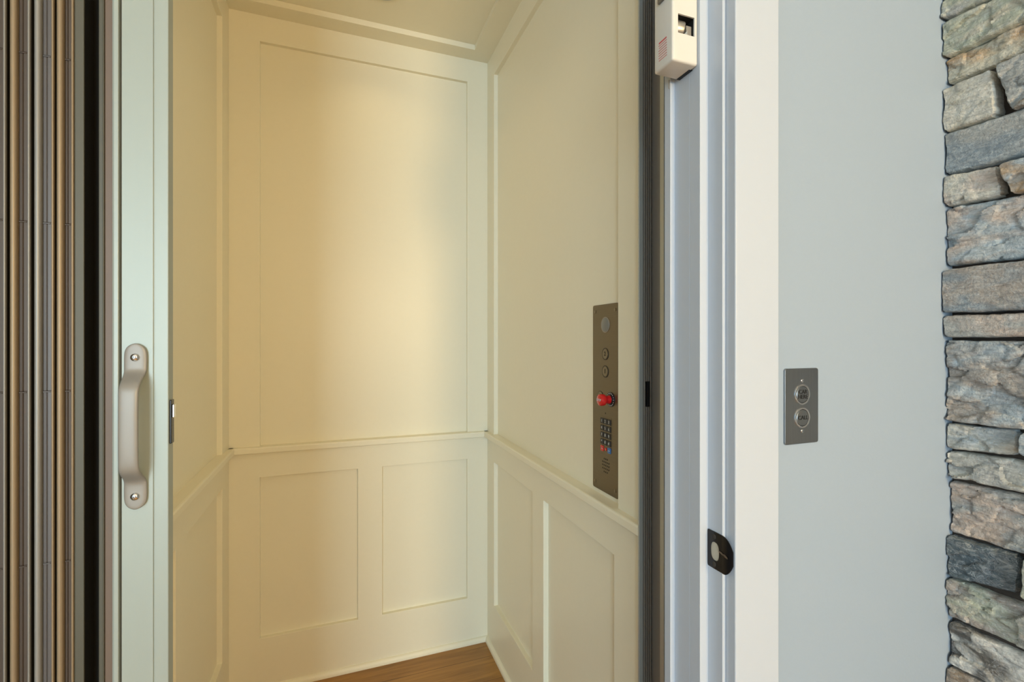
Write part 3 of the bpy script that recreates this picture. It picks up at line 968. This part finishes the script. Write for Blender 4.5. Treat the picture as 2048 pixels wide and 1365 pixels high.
# corners TL, TR, BR, BL in photograph coordinates of the joint lines, main tone, second tone, relief
stones_px = [
    ((1875, -60), (2048, -166), (2048, -42), (1881, 40), 'gry', 'grn', 1.0),
    ((1880, 46), (2048, -36), (2048, 36), (1877, 117), 'grn', 'bge', 0.8),
    ((1882, 122), (2048, 43), (2048, 94), (1891, 167), 'bge', 'org', 0.8),
    ((1876, 180), (1981, 136), (1986, 230), (1884, 264), 'lgt', 'bge', 0.7),
    ((1984, 130), (2048, 99), (2048, 212), (2014, 219), 'gry', 'brn', 1.2),
    ((1883, 271), (2048, 216), (2048, 309), (1890, 350), 'blu', 'gry', 0.5),
    ((1878, 356), (1990, 330), (1999, 389), (1887, 413), 'lgt', 'pnk', 0.9),
    ((1993, 327), (2048, 313), (2048, 382), (2014, 387), 'lbl', 'org', 0.8),
    ((1886, 420), (2048, 387), (2048, 515), (1890, 533), 'lbl', 'pnk', 1.0),
    ((1879, 540), (2048, 520), (2048, 621), (1880, 626), 'blu', 'tau', 0.5),
    ((1883, 633), (2048, 627), (2048, 675), (1885, 675), 'pnk', 'gry', 0.5),
    ((1890, 682), (2048, 681), (2048, 862), (1885, 840), 'tau', 'lbl', 1.15),
    ((1889, 848), (2032, 862), (2029, 912), (1887, 896), 'lbl', 'lgt', 0.8),
    ((2035, 866), (2048, 869), (2048, 916), (2034, 913), 'lgt', 'lbl', 0.6),
    ((1891, 901), (2048, 920), (2048, 983), (1891, 953), 'gry', 'lgt', 1.0),
    ((1898, 962), (2048, 992), (2048, 1108), (1890, 1062), 'pnk', 'gry', 0.9),
    ((1891, 1071), (2035, 1114), (2031, 1190), (1888, 1150), 'slt', 'slt', 0.8),
    ((2041, 1117), (2048, 1119), (2048, 1205), (2041, 1200), 'gry', 'grn', 0.6),
    ((1890, 1156), (2048, 1214), (2048, 1304), (1888, 1234), 'tau', 'grn', 1.2),
    ((1893, 1242), (2048, 1314), (2048, 1395), (1890, 1326), 'dk', 'wht', 1.2),
    ((1890, 1332), (2048, 1403), (2048, 1480), (1890, 1400), 'tau', 'brn', 1.0),
]
sv, sf, scol, scol2 = [], [], [], []


def add_stone(TL, TR, BR, BL, c1, c2, rel, seed, step, SX=SX):
    """rounded, chipped block between four (y, z) corners, face near x = SX"""
    wd = (TL[0] - TR[0] + BL[0] - BR[0]) / 2
    ht = (TL[1] - BL[1] + TR[1] - BR[1]) / 2
    nu = max(6, int(wd / step))
    nv = max(5, int(ht / step))
    base = len(sv)
    off = Vector((seed * 3.7, seed * 1.3, seed * 2.1))
    rad = 0.0042
    xoff = noise.noise(off * 1.7) * 0.007

    def warp(k, n, L):
        # denser rows at the edges
        return k / n
    grid = {}
    tilt = noise.noise(off) * 0.10
    for i in range(nu + 1):
        for j in range(nv + 1):
            a, b = warp(i, nu, wd), warp(j, nv, ht)
            y = (TL[0] * (1 - a) + TR[0] * a) * b + (BL[0] * (1 - a) + BR[0] * a) * (1 - b)
            z = (TL[1] * (1 - a) + TR[1] * a) * b + (BL[1] * (1 - a) + BR[1] * a) * (1 - b)
            da, db = min(a, 1 - a) * wd, min(b, 1 - b) * ht
            # wavy outline
            p = Vector((0, y, z))
            wv = noise.noise(p * 38 + off) * 0.0026 + noise.noise(p * 150 + off) * 0.0010
            wz = noise.noise(p * 31 - off) * 0.0016 + noise.noise(p * 130 - off) * 0.0009
            fy = max(0, 1 - da / 0.02)
            fz = max(0, 1 - db / 0.02)
            y += wv * fy
            z += wz * fz
            # rounded corner pull-in
            cr_ = max(0, 1 - da / rad) * max(0, 1 - db / rad)
            y += (0.5 - a) * -2 * 0.0 + math.copysign(1, a - 0.5) * cr_ * rad * 0.9
            z += math.copysign(1, 0.5 - b) * cr_ * rad * 0.9
            # depth: edge rounding + ridged relief
            e = min(da * 2.6, db)
            er = 0.0
            if e < rad:
                er = rad - math.sqrt(max(0, rad * rad - (rad - e) ** 2))
            q = Vector((0, y * 11, z * 15)) + off
            dv, pv = noise.voronoi(Vector((0, y * 26 + z * 9, z * 38)) + off * 2 + noise.noise_vector(Vector((0, y * 30, z * 30))) * 0.5)
            h = noise.noise(q) * 0.0045
            h += (noise.cell(pv[0] * 7.3) * 0.0045 if rel > 0.65 else 0.0)
            h += min(dv[1] - dv[0], 0.25) * 0.004
            h += abs(noise.noise(Vector((0, y * 45 + z * 22, z * 90)) + off)) * 0.0030
            h += noise.noise(Vector((0, y * 160, z * 240)) + off) * 0.0009
            h = (h - 0.0055) * rel
            x = SX + xoff + er - h - (a - 0.5) * tilt * 0.05
            grid[i, j] = base + len(sv) - base
            sv.append((x, y, z))
            scol.append(c1)
            scol2.append(c2)
    for i in range(nu):
        for j in range(nv):
            sf.append((grid[i, j], grid[i + 1, j], grid[i + 1, j + 1], grid[i, j + 1]))
    # sides running back into the wall
    loop = [(i, 0) for i in range(nu)] + [(nu, j) for j in range(nv)] + [(i, nv) for i in range(nu, 0, -1)] + [(0, j) for j in range(nv, 0, -1)]
    bk = []
    for g in loop:
        v_ = sv[grid[g]]
        bk.append(len(sv))
        sv.append((SX + 0.045, v_[1], v_[2]))
        scol.append(c1)
        scol2.append(c2)
    for k in range(len(loop)):
        k2 = (k + 1) % len(loop)
        sf.append((grid[loop[k]], bk[k], bk[k2], grid[loop[k2]]))


YEND = -1.3
rs = random.Random(11)
for i, (tl, tr, br, bl, c1, c2, rel) in enumerate(stones_px):
    sx = SX
    if tl[0] < 1910:
        # the stones butt against the hall wall; how far each one stands out sets where its corner lies
        ua = ((tl[0] + bl[0]) / 2 + 1.5 - 1024.0) / 948.0
        sx = HY * (SN + CS * ua) / (CS - SN * ua)
    P = [on_stone(*q, sx) for q in (tl, tr, br, bl)]
    P = [[p[0], p[1]] for p in P]
    # the courses are nearly level; stones cut by the frame run on towards the camera
    if tr[0] >= 2048:
        ex = rs.uniform(0.03, 0.16)
        P[1][0] -= ex
        P[2][0] -= ex
        last = (P[1], P[2])
        if True:
            yy = P[2][0] - 0.004
            while yy > YEND:
                L = rs.uniform(0.12, 0.36)
                cc = rs.sample(list(C_), 2)
                add_stone((yy, P[1][1]), (yy - L, P[1][1]), (yy - L, P[2][1]), (yy, P[2][1]), C_[cc[0]], C_[cc[1]], rs.uniform(0.5, 1.2), 50 + i * 9 + yy, 0.012)
                yy -= L + 0.005
    if tl[0] < 1910:
        P[0][0] = P[3][0] = HY - 0.0006
    add_stone(*[tuple(p) for p in P], C_[c1], C_[c2], rel, i + 1, 0.0022, sx)
# courses above and below the view
zt = on_stone(1875, -60)[1] + 0.006
rows = []
z = zt
while z < HZT - 0.1:
    h = rs.uniform(0.05, 0.13)
    rows.append((z, z + h))
    z += h + 0.005
zb = on_stone(2048, 1480)[1] - 0.005
z = zb
while z > 0.09:
    h = rs.uniform(0.05, 0.13)
    rows.append((max(0.005, z - h), z))
    z -= h + 0.005
for (za, zb_) in rows:
    yy = HY + 0.003
    while yy > YEND:
        L = rs.uniform(0.12, 0.34)
        cc = rs.sample(list(C_), 2)
        add_stone((yy, zb_), (yy - L, zb_), (yy - L, za), (yy, za), C_[cc[0]], C_[cc[1]], 1.0, yy * 5 + za * 9, 0.014)
        yy -= L + 0.005
me = bpy.data.meshes.new('wall_stone')
me.from_pydata(sv, [], sf)
for nm, data in (('stone_tone', scol), ('stone_second', scol2)):
    at = me.color_attributes.new(nm, 'FLOAT_COLOR', 'POINT')
    flat = []
    for q in data:
        flat += [q[0], q[1], q[2], 1.0]
    at.data.foreach_set('color', flat)
for p in me.polygons:
    p.use_smooth = True
me.set_sharp_from_angle(angle=math.radians(55))
me.materials.append(M['stone'])
so = bpy.data.objects.new('wall_stone', me)
COL.objects.link(so)
struct(so)
struct(MB().box(1.010, 1.06, YEND, HY, 0, HZT).build('wall_mortar', M['mortar']))

# ------------------------------------------------------------ the hall behind the camera
struct(MB().box(-2.8, 1.06, -5.0, 0.715, -0.05, 0).build('floor_hall', M['floor']))
struct(MB().box(-2.8, 1.06, -5.0, 0.605, HZT, HZT + 0.05).build('ceiling_hall', M['ceil_paint']))
struct(MB().box(1.06, 1.12, -5.0, HY, 0, HZT).build('wall_east', M['hall_paint']))
wb = MB()
wb.box(-2.8, -2.75, -5.1, -5.0, 0, HZT)
wb.box(-0.83, 1.12, -5.1, -5.0, 0, HZT)
wb.box(-2.75, -0.83, -5.1, -5.0, 0, 0.08)
wb.box(-2.75, -0.83, -5.1, -5.0, 2.4, HZT)
struct(wb.build('wall_rear', M['hall_paint']))
ww = MB()
ww.box(-2.9, -2.8, -5.1, -1.95, 0, HZT)
ww.box(-2.9, -2.8, -0.45, 0.605, 0, HZT)
ww.box(-2.9, -2.8, -1.95, -0.45, 0, 0.6)
ww.box(-2.9, -2.8, -1.95, -0.45, 2.2, HZT)
struct(ww.build('wall_west', M['hall_paint']))


def window(name, fr, s0, s1, z0, z1):
    m = MB()
    for (a, b, c, d) in ((s0, s0 + 0.05, z0, z1), (s1 - 0.05, s1, z0, z1), (s0, s1, z0, z0 + 0.05), (s0, s1, z1 - 0.05, z1),
                         ((s0 + s1) / 2 - 0.02, (s0 + s1) / 2 + 0.02, z0, z1)):
        vs = [fr(s, dd, zz) for zz in (c, d) for dd in (0, 0.05) for s in (a, b)]
        m.add(vs, [(0, 2, 3, 1), (4, 5, 7, 6), (0, 1, 5, 4), (2, 6, 7, 3), (0, 4, 6, 2), (1, 3, 7, 5)])
    return struct(m.build(name, M['trim_paint']))


window('window_1', lambda s, d, z: (s, -5.08 + d, z), -2.75, -0.83, 0.08, 2.4)
window('window_2', lambda s, d, z: (-2.88 + d, s, z), -1.95, -0.45, 0.6, 2.2)

# warm pendant lamp in the hall
lx, ly, lz_ = 0.60, -1.60, 1.86
t = thing('pendant_lamp', (lx, ly, HZT), 'warm glass pendant lamp hanging in the hall behind the viewer', 'lamp')
MB().lathe([(0.06, 0), (0.06, -0.02), (0.01, -0.03)], (lx, ly, HZT), (0, 0, 1), 24).build('ceiling_rose', M['brass'], t, smooth=True)
MB().lathe([(0.004, -0.03), (0.004, -(HZT - lz_ - 0.13))], (lx, ly, HZT), (0, 0, 1), 10).build('cord', M['brass'], t)
MB().lathe([(0.03, 0.13), (0.09, 0.10), (0.13, 0.03), (0.14, -0.05), (0.12, -0.12), (0.05, -0.15)], (lx, ly, lz_), (0, 0, 1), 32).build('lamp_shade', M['shade'], t, smooth=True)
pl = bpy.data.lights.new('pendant_glow', 'POINT')
pl.energy = 102
pl.color = (1.0, 0.71, 0.34)
pl.shadow_soft_size = 0.17
po = bpy.data.objects.new('pendant_glow', pl)
po.location = (lx, ly, lz_ - 0.34)
COL.objects.link(po)
